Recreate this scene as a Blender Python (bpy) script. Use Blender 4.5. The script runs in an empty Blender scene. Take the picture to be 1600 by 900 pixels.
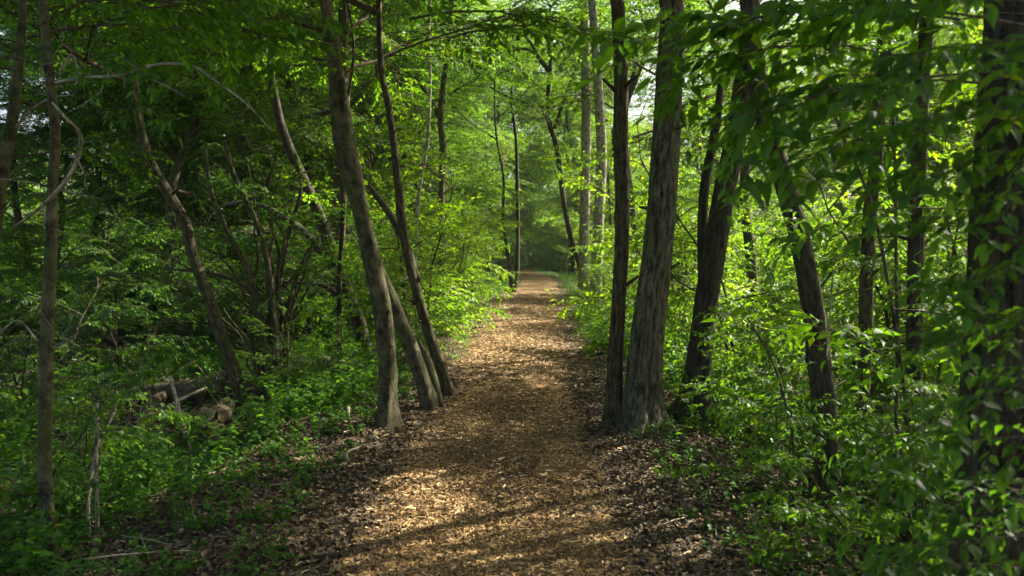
import bpy, math, random
import numpy as np
from math import radians as R, sin, cos, pi

# ------------------------------------------------------------------ camera, sky, sun, exposure
S = bpy.context.scene
C = S.collection
F = 1300.0            # focal length in pixels of the 1600 px wide photograph
EYE = np.array([0.0, 0.0, 1.6])
PITCH = math.atan(50 / F)
cd = bpy.data.cameras.new("camera"); cam = bpy.data.objects.new("camera", cd); C.objects.link(cam)
cam.location = EYE; cam.rotation_euler = (R(90) - PITCH, 0, 0)
cd.sensor_width = 36; cd.lens = 36 * F / 1600; cd.clip_start = 0.05; cd.clip_end = 2000
cd.dof.use_dof = True; cd.dof.focus_distance = 8.0; cd.dof.aperture_fstop = 3.6
S.camera = cam

SUN_AZ, SUN_EL = R(56), R(42)      # azimuth clockwise from +Y (view direction), elevation
sun_dir = np.array([sin(SUN_AZ) * cos(SUN_EL), cos(SUN_AZ) * cos(SUN_EL), sin(SUN_EL)])
w = bpy.data.worlds.new("World"); S.world = w; w.use_nodes = True
nt = w.node_tree; bg = nt.nodes["Background"]; bg.inputs[1].default_value = 0.07
sky = nt.nodes.new("ShaderNodeTexSky"); sky.sky_type = 'NISHITA'; sky.sun_disc = False
sky.sun_elevation = SUN_EL; sky.sun_rotation = SUN_AZ; sky.air_density = 1.0; sky.dust_density = 6.0; sky.ozone_density = 0.3
nt.links.new(sky.outputs[0], bg.inputs[0])
sl = bpy.data.lights.new("sun", 'SUN'); sl.energy = 5.0; sl.angle = R(0.53); sl.color = (1.0, 0.92, 0.78)
so = bpy.data.objects.new("sun", sl); C.objects.link(so)
so.rotation_euler = (R(90) - SUN_EL, 0, pi - SUN_AZ)
S.view_settings.view_transform = 'Standard'; S.view_settings.look = 'None'
S.view_settings.exposure = 2.33; S.view_settings.gamma = 1.0
S.render.engine = 'CYCLES'
cy = S.cycles
cy.max_bounces = 7; cy.diffuse_bounces = 4; cy.transmission_bounces = 6; cy.glossy_bounces = 2; cy.transparent_max_bounces = 4
cy.use_denoising = True
cy.sample_clamp_indirect = 6.0
try: cy.denoising_input_passes = 'RGB_ALBEDO_NORMAL'
except Exception: pass

rng = np.random.default_rng(7)
rnd = random.Random(5)

# ------------------------------------------------------------------ helpers
def P(px, py, d):
    """world point seen at pixel (px,py) of the photograph at depth Y=d"""
    a = (px - 800) / F; b = (450 - py) / F
    v = np.array([a, cos(PITCH) + b * sin(PITCH), -sin(PITCH) + b * cos(PITCH)])
    return EYE + v * (d / v[1])

CXY = np.array([(-20, -.1), (4, -.12), (6, -.13), (10, .0), (18, .1), (26, .36), (46, 1.5), (60, 1.7), (75, 0.2), (90, -6), (140, -40)], float)
HWY = np.array([(-20, .75), (4, .76), (5, .80), (7, .78), (10, .72), (13, .82), (18, .97), (26, 1.05), (60, 1.0), (140, 1.0)], float)
def cx(y): return np.interp(y, CXY[:, 0], CXY[:, 1])
def hw(y): return np.interp(y, HWY[:, 0], HWY[:, 1])
def smooth(a, b, x):
    t = np.clip((x - a) / (b - a), 0, 1); return t * t * (3 - 2 * t)
def gz(x, y):
    x = np.asarray(x, float); y = np.asarray(y, float)
    r = x - cx(y)
    z = -0.62 * smooth(1.2, 4.6, -r) - 0.45 * smooth(4.6, 11, -r) - 0.42 * smooth(1.3, 5, r) - .3 * smooth(5, 14, r)
    z = z + 0.018 * np.clip(y - 50, 0, 120) + 0.03 * np.clip(np.abs(r) - 40, 0, 300)
    k = smooth(.6, 1.8, np.abs(r))
    z = z + k * (0.07 * np.sin(x * 1.7 + y * .9) * np.sin(y * 1.3 - x * .6) + .035 * np.sin(x * 4.1 + 1) * np.sin(y * 4.4)
                 + .015 * np.sin(x * 9.1 + y * 3) * np.sin(y * 8.3 - x))
    z = z + .02 * np.sin(y * .8) * np.sin(x * 1.1 + .5)
    return z
def ground_hit(px, py):
    for d in np.arange(2.5, 60, .03):
        p = P(px, py, d)
        if p[2] <= gz(p[0], p[1]): return d
    return 60.0

def nrm(v): return v / np.maximum(np.linalg.norm(v, axis=-1, keepdims=True), 1e-9)

class Buf:
    def __init__(s): s.V = []; s.F = []; s.T = []; s.M = []; s.n = 0; s.B = []
    def add(s, V, Fc, tint=None, mat=0, bark=None):
        V = np.asarray(V, np.float32); Fc = np.asarray(Fc, np.int64)
        s.V.append(V); s.F.append(Fc + s.n); s.n += len(V)
        s.T.append(np.zeros(len(V), np.float32) if tint is None else np.asarray(tint, np.float32))
        s.M.append(np.full(len(Fc), mat, np.int32))
        s.B.append(V if bark is None else np.asarray(bark, np.float32))
    def mesh(s, name, mats, origin=(0, 0, 0), smooth_mats=(0,)):
        V = np.concatenate(s.V) - np.asarray(origin, np.float32); Fc = np.concatenate(s.F)
        T = np.concatenate(s.T); M = np.concatenate(s.M); B = np.concatenate(s.B)
        me = bpy.data.meshes.new(name)
        me.vertices.add(len(V)); me.vertices.foreach_set("co", V.astype(np.float32).ravel())
        me.loops.add(Fc.size); me.loops.foreach_set("vertex_index", Fc.astype(np.int32).ravel())
        me.polygons.add(len(Fc)); me.polygons.foreach_set("loop_start", np.arange(len(Fc), dtype=np.int32) * Fc.shape[1])
        me.polygons.foreach_set("material_index", M)
        me.polygons.foreach_set("use_smooth", np.isin(M, smooth_mats))
        a = me.attributes.new("tint", 'FLOAT', 'POINT'); a.data.foreach_set("value", T)
        b = me.attributes.new("bark_co", 'FLOAT_VECTOR', 'POINT'); b.data.foreach_set("vector", B.astype(np.float32).ravel())
        for m in mats: me.materials.append(m)
        me.update(calc_edges=True)
        return me

def put(name, me, parent=None, loc=(0, 0, 0), rz=0, sc=1.0, **props):
    o = bpy.data.objects.new(name, me); C.objects.link(o)
    if parent is not None: o.parent = parent
    o.location = loc; o.rotation_euler = (0, 0, rz); o.scale = (sc, sc, sc)
    for k, v in props.items(): o[k] = v
    return o
def thing(name, label, cat, loc, group=None, rz=0, sc=1.0):
    o = put(name, None, None, loc, rz, sc, label=label, category=cat)
    if group: o["group"] = group
    return o

def catmull(pts, n):
    pts = np.asarray(pts, float)
    if len(pts) == 2: return pts[0] + (pts[1] - pts[0]) * np.linspace(0, 1, n)[:, None]
    seg = np.linalg.norm(np.diff(pts, axis=0), axis=1); t = np.concatenate([[0], np.cumsum(seg)])
    Q = np.vstack([2 * pts[0] - pts[1], pts, 2 * pts[-1] - pts[-2]])
    out = []
    for u in np.linspace(0, t[-1], n):
        i = min(np.searchsorted(t, u, side='right') - 1, len(pts) - 2)
        s_ = (u - t[i]) / max(seg[i], 1e-9)
        p0, p1, p2, p3 = Q[i], Q[i + 1], Q[i + 2], Q[i + 3]
        out.append(.5 * ((2 * p1) + (-p0 + p2) * s_ + (2 * p0 - 5 * p1 + 4 * p2 - p3) * s_ ** 2 + (-p0 + 3 * p1 - 3 * p2 + p3) * s_ ** 3))
    return np.array(out)

def tube(pts, rad, sides=8, ridge=0.0, seed=0.0, lump=0.0, cap=True, knots=0, roots=0.0):
    """swept tube; ridge = bark furrow depth (fraction of radius)"""
    pts = np.asarray(pts, float); rad = np.asarray(rad, float); n = len(pts)
    T = nrm(np.gradient(pts, axis=0))
    up = np.array([0, 1.0, 0]) if abs(T[0] @ np.array([0, 1.0, 0])) < .9 else np.array([1.0, 0, 0])
    N = nrm(up - (T @ up)[:, None] * T); Bn = np.cross(T, N)
    L = np.concatenate([[0], np.cumsum(np.linalg.norm(np.diff(pts, axis=0), axis=1))])
    th = np.linspace(0, 2 * pi, sides, endpoint=False)
    TH, LL = np.meshgrid(th, L)
    r = rad[:, None] * np.ones_like(TH)
    if lump: r = r * (1 + lump * (np.sin(TH * 2 + LL * 3.1 + seed) * .5 + np.sin(TH * 3 - LL * 5.3 + seed * 2) * .35 + np.sin(LL * 11 + seed * 3 + TH) * .25))
    if knots:
        gk = np.random.default_rng(int(seed * 1000) % 99991)
        for _ in range(knots):
            t0, l0 = gk.uniform(0, 2 * pi), gk.uniform(.3, L[-1] * .8); rl = np.interp(l0, L, rad) * gk.uniform(.5, 1.1)
            dth = np.angle(np.exp(1j * (TH - t0))); e2 = (dth / .55) ** 2 + ((LL - l0) / rl) ** 2
            r = r * (1 + gk.uniform(.15, .34) * np.exp(-e2) - .22 * np.exp(-e2 * 7))
    if roots:
        lob = np.maximum(0, np.sin(TH * 2.5 + seed)) ** 1.5 + .7 * np.maximum(0, np.sin(TH * 4 + seed * 2)) ** 2
        r = r * (1 + roots * lob * np.exp(-np.maximum(LL - .15, 0) / (.9 * rad.max() + .05)))
    if ridge:
        k = max(6, int(rad.max() * 2 * pi / .035))
        ph = TH * k + 1.6 * np.sin(LL * 7 + TH * 3 + seed) + 1.1 * np.sin(LL * 17 + seed * 5 - TH * 5) + .8 * np.sin(LL * 41 + TH * 7)
        g = np.abs(np.sin(ph * .5)) ** .6 * (.75 + .25 * np.sin(LL * 60 + 9 * np.sin(TH * k * .5)))
        r = r * (1 + ridge * (g - .6))
    V = pts[:, None, :] + r[..., None] * (np.cos(TH)[..., None] * N[:, None, :] + np.sin(TH)[..., None] * Bn[:, None, :])
    B = np.stack([np.cos(TH) * rad[:, None], np.sin(TH) * rad[:, None], LL], -1) + seed
    V = V.reshape(-1, 3); B = B.reshape(-1, 3)
    i = np.arange(n - 1)[:, None] * sides; j = np.arange(sides)[None, :]; jn = (j + 1) % sides
    a, b, c, d = (i + j).ravel(), (i + jn).ravel(), (i + sides + jn).ravel(), (i + sides + j).ravel()
    Fc = np.vstack([np.stack([a, b, c], 1), np.stack([a, c, d], 1)])
    if cap:
        V = np.vstack([V, pts[0], pts[-1]]); B = np.vstack([B, B[0], B[-1]])
        m = n * sides; jj = np.arange(sides); jn = (jj + 1) % sides
        Fc = np.vstack([Fc, np.stack([np.full(sides, m), jn, jj], 1), np.stack([np.full(sides, m + 1), jj + (n - 1) * sides, jn + (n - 1) * sides], 1)])
    return V, Fc, B

# ------------------------------------------------------------------ materials
def newmat(name):
    m = bpy.data.materials.new(name); m.use_nodes = True; t = m.node_tree; t.nodes.clear()
    return m, t, t.nodes.new("ShaderNodeOutputMaterial")
def N_(t, typ, **kw):
    n = t.nodes.new(typ)
    for k, v in kw.items(): setattr(n, k, v)
    return n
def ramp(t, src, stops):
    r = N_(t, "ShaderNodeValToRGB"); cr = r.color_ramp
    while len(cr.elements) < len(stops): cr.elements.new(.5)
    for e, (p, c) in zip(cr.elements, stops): e.position = p; e.color = (*c, 1)
    t.links.new(src, r.inputs[0]); return r.outputs[0]

def leaf_mat(name, lo, hi, trans=.5, tr_gain=1.0, rough=.5):
    m, t, out = newmat(name)
    a = N_(t, "ShaderNodeAttribute", attribute_name="tint"); oi = N_(t, "ShaderNodeObjectInfo")
    ad = N_(t, "ShaderNodeMath", operation='MULTIPLY_ADD'); t.links.new(oi.outputs["Random"], ad.inputs[0]); ad.inputs[1].default_value = .25; t.links.new(a.outputs["Fac"], ad.inputs[2])
    sb = N_(t, "ShaderNodeMath", operation='SUBTRACT'); t.links.new(ad.outputs[0], sb.inputs[0]); sb.inputs[1].default_value = .12
    mid = tuple((x + y) / 2 for x, y in zip(lo, hi))
    col = ramp(t, sb.outputs[0], [(0, lo), (.5, mid), (.93, hi), (1, (hi[0] * 1.7, hi[1] * 1.15, hi[2] * .9))])
    b = N_(t, "ShaderNodeBsdfPrincipled"); b.inputs["Roughness"].default_value = rough
    b.inputs["Specular IOR Level"].default_value = .22
    t.links.new(col, b.inputs["Base Color"])
    mul = N_(t, "ShaderNodeMix", data_type='RGBA', blend_type='MULTIPLY'); mul.inputs[0].default_value = 1
    t.links.new(col, mul.inputs[6]); mul.inputs[7].default_value = (2.7 * tr_gain, 2.4 * tr_gain, .5 * tr_gain, 1)
    tl = N_(t, "ShaderNodeBsdfTranslucent"); t.links.new(mul.outputs[2], tl.inputs[0])
    mx = N_(t, "ShaderNodeMixShader"); mx.inputs[0].default_value = trans
    t.links.new(b.outputs[0], mx.inputs[1]); t.links.new(tl.outputs[0], mx.inputs[2]); t.links.new(mx.outputs[0], out.inputs[0])
    return m

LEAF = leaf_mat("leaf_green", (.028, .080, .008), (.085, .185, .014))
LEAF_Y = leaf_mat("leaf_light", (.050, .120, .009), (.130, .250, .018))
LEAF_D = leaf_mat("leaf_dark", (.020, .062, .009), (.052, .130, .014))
HERB = leaf_mat("herb_green", (.024, .080, .010), (.072, .170, .018))

def bark_mat(name, dark, light, moss=.5, zs=.24, sc=34, bump=.5):
    m, t, out = newmat(name)
    a = N_(t, "ShaderNodeAttribute", attribute_name="bark_co")
    mp = N_(t, "ShaderNodeMapping"); mp.inputs["Scale"].default_value = (1, 1, zs); t.links.new(a.outputs["Vector"], mp.inputs[0])
    n1 = N_(t, "ShaderNodeTexNoise"); n1.inputs["Scale"].default_value = sc; n1.inputs["Detail"].default_value = 5; n1.inputs["Roughness"].default_value = .65
    t.links.new(mp.outputs[0], n1.inputs[0])
    n2 = N_(t, "ShaderNodeTexNoise"); n2.inputs["Scale"].default_value = 3.2; n2.inputs["Detail"].default_value = 4; t.links.new(a.outputs["Vector"], n2.inputs[0])
    n3 = N_(t, "ShaderNodeTexNoise"); n3.inputs["Scale"].default_value = 70; n3.inputs["Detail"].default_value = 2; t.links.new(a.outputs["Vector"], n3.inputs[0])
    c1 = ramp(t, n1.outputs[0], [(.38, tuple(x * .5 for x in dark)), (.5, tuple((x + y) / 2.4 for x, y in zip(dark, light))), (.62, light)])
    lich = ramp(t, n3.outputs[0], [(.56, (0, 0, 0)), (.66, (1, 1, 1))])
    mxl = N_(t, "ShaderNodeMix", data_type='RGBA'); 
    fl = N_(t, "ShaderNodeMath", operation='MULTIPLY'); t.links.new(lich, fl.inputs[0]); fl.inputs[1].default_value = .35
    t.links.new(fl.outputs[0], mxl.inputs[0]); t.links.new(c1, mxl.inputs[6]); mxl.inputs[7].default_value = (light[0] * 1.5, light[1] * 1.6, light[2] * 1.5, 1)
    mf = ramp(t, n2.outputs[0], [(.45, (0, 0, 0)), (.7, (moss, moss, moss))])
    mx = N_(t, "ShaderNodeMix", data_type='RGBA'); t.links.new(mf, mx.inputs[0]); t.links.new(mxl.outputs[2], mx.inputs[6]); mx.inputs[7].default_value = (.050, .070, .014, 1)
    b = N_(t, "ShaderNodeBsdfPrincipled"); b.inputs["Roughness"].default_value = .9; b.inputs["Specular IOR Level"].default_value = .2
    t.links.new(mx.outputs[2], b.inputs["Base Color"])
    bp = N_(t, "ShaderNodeBump"); bp.inputs["Strength"].default_value = bump; bp.inputs["Distance"].default_value = .035
    t.links.new(n1.outputs[0], bp.inputs["Height"]); t.links.new(bp.outputs[0], b.inputs["Normal"])
    t.links.new(b.outputs[0], out.inputs[0]); return m
BARK = bark_mat("bark_brown", (.024, .019, .011), (.105, .086, .048), bump=1)
BARK_G = bark_mat("bark_grey_ridged", (.030, .026, .016), (.150, .135, .088), moss=.3, sc=30, bump=.9)
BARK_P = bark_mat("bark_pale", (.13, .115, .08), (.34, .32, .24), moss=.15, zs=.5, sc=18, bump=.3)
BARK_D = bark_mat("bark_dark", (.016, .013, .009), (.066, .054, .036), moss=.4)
BARK_S = bark_mat("bark_smooth_blotched", (.032, .027, .015), (.105, .090, .050), zs=.7, sc=13, bump=.5, moss=.65)
DEADW = bark_mat("dead_wood", (.12, .095, .065), (.36, .31, .23), moss=.1, sc=50, bump=.3)
LOGM = bark_mat("rotten_log_bark", (.026, .019, .012), (.12, .088, .056), moss=.8, sc=26)
TWIG = bark_mat("twig", (.045, .032, .022), (.12, .09, .06), moss=.2, sc=60, bump=.1)

def ground_mat():
    m, t, out = newmat("forest_floor")
    tc = N_(t, "ShaderNodeTexCoord")
    n1 = N_(t, "ShaderNodeTexNoise"); n1.inputs["Scale"].default_value = 1.1; n1.inputs["Detail"].default_value = 6; t.links.new(tc.outputs["Object"], n1.inputs[0])
    v = N_(t, "ShaderNodeTexVoronoi"); v.inputs["Scale"].default_value = 22; v.inputs["Randomness"].default_value = 1; t.links.new(tc.outputs["Object"], v.inputs[0])
    h = N_(t, "ShaderNodeSeparateColor"); t.links.new(v.outputs["Color"], h.inputs[0])
    c = ramp(t, h.outputs[0], [(0, (.022, .015, .009)), (.45, (.055, .036, .021)), (.8, (.12, .082, .048)), (1, (.20, .155, .10))])
    g = ramp(t, n1.outputs[0], [(.45, (.030, .020, .012)), (.62, (.022, .038, .010))])
    mx = N_(t, "ShaderNodeMix", data_type='RGBA'); mx.inputs[0].default_value = .35; t.links.new(c, mx.inputs[6]); t.links.new(g, mx.inputs[7])
    # open meadow far to both sides
    at = N_(t, "ShaderNodeAttribute", attribute_name="tint")
    mg = N_(t, "ShaderNodeMix", data_type='RGBA'); t.links.new(at.outputs["Fac"], mg.inputs[0]); t.links.new(mx.outputs[2], mg.inputs[6])
    n2 = N_(t, "ShaderNodeTexNoise"); n2.inputs["Scale"].default_value = 3; n2.inputs["Detail"].default_value = 8; t.links.new(tc.outputs["Object"], n2.inputs[0])
    gc = ramp(t, n2.outputs[0], [(.35, (.06, .13, .035)), (.65, (.12, .22, .06))]); t.links.new(gc, mg.inputs[7])
    b = N_(t, "ShaderNodeBsdfPrincipled"); b.inputs["Roughness"].default_value = .95; b.inputs["Specular IOR Level"].default_value = .15
    t.links.new(mg.outputs[2], b.inputs["Base Color"])
    bp = N_(t, "ShaderNodeBump"); bp.inputs["Strength"].default_value = .8; bp.inputs["Distance"].default_value = .03
    t.links.new(v.outputs["Distance"], bp.inputs["Height"]); t.links.new(bp.outputs[0], b.inputs["Normal"])
    t.links.new(b.outputs[0], out.inputs[0]); return m
def path_mat():
    m, t, out = newmat("wood_chip_bed")
    tc = N_(t, "ShaderNodeTexCoord")
    w1 = N_(t, "ShaderNodeTexNoise"); w1.inputs["Scale"].default_value = 9; t.links.new(tc.outputs["Object"], w1.inputs[0])
    mxv = N_(t, "ShaderNodeMix", data_type='RGBA', blend_type='LINEAR_LIGHT'); mxv.inputs[0].default_value = .06
    t.links.new(tc.outputs["Object"], mxv.inputs[6]); t.links.new(w1.outputs["Color"], mxv.inputs[7])
    v = N_(t, "ShaderNodeTexVoronoi"); v.inputs["Scale"].default_value = 48; t.links.new(mxv.outputs[2], v.inputs[0])
    h = N_(t, "ShaderNodeSeparateColor"); t.links.new(v.outputs["Color"], h.inputs[0])
    c = ramp(t, h.outputs[0], [(0, (.040, .020, .007)), (.4, (.11, .065, .020)), (.75, (.22, .140, .048)), (1, (.42, .28, .12))])
    n2 = N_(t, "ShaderNodeTexNoise"); n2.inputs["Scale"].default_value = .9; n2.inputs["Detail"].default_value = 5; t.links.new(tc.outputs["Object"], n2.inputs[0])
    k = ramp(t, n2.outputs[0], [(.35, (.75, .72, .70)), (.65, (1, 1, 1))])
    mm = N_(t, "ShaderNodeMix", data_type='RGBA', blend_type='MULTIPLY'); mm.inputs[0].default_value = 1; t.links.new(c, mm.inputs[6]); t.links.new(k, mm.inputs[7])
    b = N_(t, "ShaderNodeBsdfPrincipled"); b.inputs["Roughness"].default_value = .85; b.inputs["Specular IOR Level"].default_value = .2
    t.links.new(mm.outputs[2], b.inputs["Base Color"])
    bp = N_(t, "ShaderNodeBump"); bp.inputs["Strength"].default_value = .9; bp.inputs["Distance"].default_value = .015
    t.links.new(h.outputs[1], bp.inputs["Height"]); t.links.new(bp.outputs[0], b.inputs["Normal"])
    t.links.new(b.outputs[0], out.inputs[0]); return m
def litter_mat(name, stops, rough=.75):
    m, t, out = newmat(name)
    a = N_(t, "ShaderNodeAttribute", attribute_name="tint")
    c = ramp(t, a.outputs["Fac"], stops)
    b = N_(t, "ShaderNodeBsdfPrincipled"); b.inputs["Roughness"].default_value = rough; b.inputs["Specular IOR Level"].default_value = .25
    t.links.new(c, b.inputs["Base Color"]); t.links.new(b.outputs[0], out.inputs[0]); return m
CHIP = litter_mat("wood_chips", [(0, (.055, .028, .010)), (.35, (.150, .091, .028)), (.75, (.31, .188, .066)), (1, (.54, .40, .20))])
DEADLEAF = litter_mat("dead_leaves", [(0, (.028, .020, .010)), (.4, (.088, .063, .031)), (.8, (.19, .142, .078)), (1, (.38, .31, .20))])

# ------------------------------------------------------------------ thin air haze round the whole wood
hb = bpy.data.meshes.new("haze")
hb.from_pydata([(x, y, z) for x in (-120, 120) for y in (-40, 125) for z in (-3, 45)], [], [(0, 1, 3, 2), (4, 6, 7, 5), (0, 4, 5, 1), (2, 3, 7, 6), (0, 2, 6, 4), (1, 5, 7, 3)])
hm, t_, o_ = newmat("haze"); pv = t_.nodes.new("ShaderNodeVolumePrincipled")
pv.inputs["Color"].default_value = (.92, .96, .9, 1); pv.inputs["Density"].default_value = .0003; t_.links.new(pv.outputs[0], o_.inputs["Volume"]); hb.materials.append(hm)
put("haze", hb, kind="stuff", label="thin air haze among the trees", category="haze")

# ------------------------------------------------------------------ the setting: ground and path
def grid_axis(a, b, near, step, grow, top):
    pts = [near]; s = step
    while pts[-1] < b: pts.append(pts[-1] + s); s = min(s * grow, top)
    q = [near]; s = step
    while q[-1] > a: q.append(q[-1] - s); s = min(s * grow, top)
    return np.array(sorted(set(q + pts)))
def sheet(xs, ys, zf, tf):
    X, Y = np.meshgrid(xs, ys); Z = zf(X, Y)
    V = np.stack([X, Y, Z], -1).reshape(-1, 3); nx = len(xs); ny = len(ys)
    i = (np.arange(ny - 1)[:, None] * nx + np.arange(nx - 1)[None, :]).ravel()
    Fc = np.vstack([np.stack([i, i + 1, i + nx + 1], 1), np.stack([i, i + nx + 1, i + nx], 1)])
    return V, Fc, tf(X, Y).ravel()
gb = Buf()
xs = np.concatenate([np.arange(-400, -30, 12), np.arange(-30, -8, 1.0), np.arange(-8, 8, .11), np.arange(8, 30, 1.0), np.arange(30, 401, 12)])
ys = np.concatenate([np.arange(-300, -8, 12), np.arange(-8, 1, .5), np.arange(1, 20, .11), np.arange(20, 60, .6), np.arange(60, 130, 3), np.arange(130, 600, 15)])
V, Fc, T = sheet(xs, ys, gz, lambda x, y: np.maximum(smooth(14, 19, -x), smooth(24, 34, x)) + smooth(56, 66, y) * smooth(.5, 1.5, x - cx(y)))
gb.add(V, Fc, np.clip(T, 0, 1))
put("ground", gb.mesh("ground", [ground_mat()]), kind="structure")
pb = Buf()
yy = np.concatenate([np.arange(-8, 1, .4), np.arange(1, 16, .05), np.arange(16, 60, .4), np.arange(60, 110, 2)])
uu = np.linspace(-1, 1, 33)
Y, U = np.meshgrid(yy, uu, indexing='ij')
edge = 1 + .06 * np.sin(Y * 5.1) + .05 * np.sin(Y * 13 + 1) + .04 * np.sin(Y * 31)
edge2 = 1 + .06 * np.sin(Y * 4.3 + 2) + .05 * np.sin(Y * 11 + 2) + .04 * np.sin(Y * 27)
X = cx(Y) + U * hw(Y) * np.where(U < 0, edge, edge2)
Z = gz(X, Y) + .004 + .016 * (1 - np.abs(U) ** 4)
V = np.stack([X, Y, Z], -1).reshape(-1, 3); n = len(uu)
i = (np.arange(len(yy) - 1)[:, None] * n + np.arange(n - 1)[None, :]).ravel()
pb.add(V, np.vstack([np.stack([i, i + 1, i + n + 1], 1), np.stack([i, i + n + 1, i + n], 1)]))
put("path", pb.mesh("path", [path_mat()]), kind="structure")

def stamp(V0, F0, pos, az, pitch, roll, sc, tint, buf, mat=0):
    """stamp a small shape many times (all arguments arrays)"""
    m = len(pos); ca, sa = np.cos(az), np.sin(az); cp, sp = np.cos(pitch), np.sin(pitch); cr, sr = np.cos(roll), np.sin(roll)
    Rz = np.zeros((m, 3, 3)); Rz[:, 0, 0] = ca; Rz[:, 0, 1] = -sa; Rz[:, 1, 0] = sa; Rz[:, 1, 1] = ca; Rz[:, 2, 2] = 1
    Ry = np.zeros((m, 3, 3)); Ry[:, 0, 0] = cp; Ry[:, 0, 2] = -sp; Ry[:, 2, 0] = sp; Ry[:, 2, 2] = cp; Ry[:, 1, 1] = 1
    Rx = np.zeros((m, 3, 3)); Rx[:, 0, 0] = 1; Rx[:, 1, 1] = cr; Rx[:, 1, 2] = -sr; Rx[:, 2, 1] = sr; Rx[:, 2, 2] = cr
    M = Rz @ Ry @ Rx
    sc = np.asarray(sc)
    if sc.ndim == 1: sc = np.stack([sc] * 3, 1)
    V = np.einsum('mij,mnj->mni', M, V0[None] * sc[:, None, :]) + np.asarray(pos)[:, None, :]
    Fc = F0[None] + (np.arange(m) * len(V0))[:, None, None]
    buf.add(V.reshape(-1, 3), Fc.reshape(-1, 3), np.repeat(tint, len(V0)), mat)

# wood chips lying on the path
chipV = np.array([(-.5, -.5, 0), (.5, -.5, 0), (.5, .5, 0), (-.5, .5, 0), (-.42, .1, 1), (.4, -.1, 1)], float)
chipF = np.array([(0, 1, 5), (0, 5, 4), (3, 4, 5), (3, 5, 2), (1, 2, 5), (3, 0, 4)])
cb = Buf()
def scatter_chips(n, y0, y1, smin, smax, spread):
    y = y0 + (y1 - y0) * rng.random(n); u = np.clip(rng.normal(0, .85, n), -spread, spread)
    u = np.where(rng.random(n) < .75, (rng.random(n) * 2 - 1) * .98, u)
    x = cx(y) + u * hw(y)
    z = gz(x, y) + .016 * (1 - np.minimum(np.abs(u), 1) ** 4) + .004 + rng.random(n) * .012
    L = (smin + (smax - smin) * rng.random(n) ** 1.8) * (.75 + .35 * np.minimum(np.abs(u), 1))
    sc = np.stack([L, L * (.16 + .22 * rng.random(n)), .003 + .006 * rng.random(n)], 1)
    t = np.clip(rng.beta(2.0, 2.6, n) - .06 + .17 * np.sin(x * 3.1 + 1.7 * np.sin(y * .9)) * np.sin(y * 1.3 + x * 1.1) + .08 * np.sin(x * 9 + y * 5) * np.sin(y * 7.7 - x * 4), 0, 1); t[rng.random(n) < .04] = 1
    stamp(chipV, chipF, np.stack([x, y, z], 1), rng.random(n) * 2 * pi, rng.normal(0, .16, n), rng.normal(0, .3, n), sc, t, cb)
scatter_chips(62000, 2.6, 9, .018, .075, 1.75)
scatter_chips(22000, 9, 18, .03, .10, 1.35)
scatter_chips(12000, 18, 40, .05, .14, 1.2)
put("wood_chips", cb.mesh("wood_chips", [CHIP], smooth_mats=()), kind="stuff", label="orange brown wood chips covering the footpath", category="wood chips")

# dead leaves on both shoulders and under the trees
dlV = np.array([(-.5, 0, .05), (-.15, -.32, .14), (.2, -.28, .16), (.5, 0, .1), (.2, .3, .02), (-.15, .33, .1), (0, 0, 0)], float)
dlF = np.array([(0, 1, 6), (1, 2, 6), (2, 3, 6), (3, 4, 6), (4, 5, 6), (5, 0, 6)])
db = Buf()
def scatter_dead(n, y0, y1, a, b, smin=.016, smax=.048):
    y = y0 + (y1 - y0) * rng.random(n); r = a + (b - a) * rng.random(n)
    x = cx(y) + np.sign(a + b) * hw(y) * .92 + r
    z = gz(x, y) + .004 + rng.random(n) * .022
    L = smin + (smax - smin) * rng.random(n)
    sc = np.stack([L, L * (.6 + .6 * rng.random(n)), L * (.5 + 1.2 * rng.random(n))], 1)
    stamp(dlV, dlF, np.stack([x, y, z], 1), rng.random(n) * 2 * pi, rng.normal(0, .35, n), rng.normal(0, .35, n), sc, np.clip(rng.beta(1.8, 2.6, n), 0, 1), db)
scatter_dead(52000, 2.6, 11, -.15, 2.6); scatter_dead(56000, 2.6, 11, .15, -2.8)
scatter_dead(9000, 11, 30, -.1, 2.5); scatter_dead(11000, 11, 30, .1, -3); scatter_dead(9000, 3, 20, -2, -8)
scatter_dead(3500, 2.6, 12, -.5, 0.1); scatter_dead(3500, 2.6, 12, .5, -.1); scatter_dead(1500, 2.6, 16, -1.5, -.2)
put("leaf_litter", db.mesh("leaf_litter", [DEADLEAF], smooth_mats=()), kind="stuff", label="brown and grey dead leaves on the path shoulders and forest floor", category="leaf litter")

# ------------------------------------------------------------------ leaf shapes and branch prototypes
leafL_V = np.array([(0, 0, 0), (.42, -.27, -.03), (1, 0, -.10), (.42, .27, -.03)], float); leafL_V[0, 2] = 0
leafL_V[:, 2] += np.array([0, .06, 0, .06])
leafL_F = np.array([(0, 1, 2), (0, 2, 3)])
_n = 7; _u = np.linspace(0, 1, _n); _w = .5 * np.array([0, .36, .47, .44, .30, .13, 0]); _z = -.24 * _u ** 2.4
leafF_V = np.array([(u, 0, z) for u, z in zip(_u, _z)] + [(u + .03, -w_, z + .14 * w_) for u, w_, z in zip(_u[1:-1], _w[1:-1], _z[1:-1])] + [(u + .03, w_, z + .14 * w_) for u, w_, z in zip(_u[1:-1], _w[1:-1], _z[1:-1])], float)
_f = [(0, 7, 1), (0, 1, 12), (6, 5, 11), (6, 16, 5)]
for k in range(1, 5): _f += [(k, 6 + k, 7 + k), (k, 7 + k, k + 1), (k, k + 1, 12 + k), (k, 12 + k, 11 + k)]
leafF_F = np.array(_f)

def rot_from(dirs, ups):
    x = nrm(dirs); y = nrm(np.cross(ups, x)); z = np.cross(x, y)
    return np.stack([x, y, z], -1)

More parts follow.
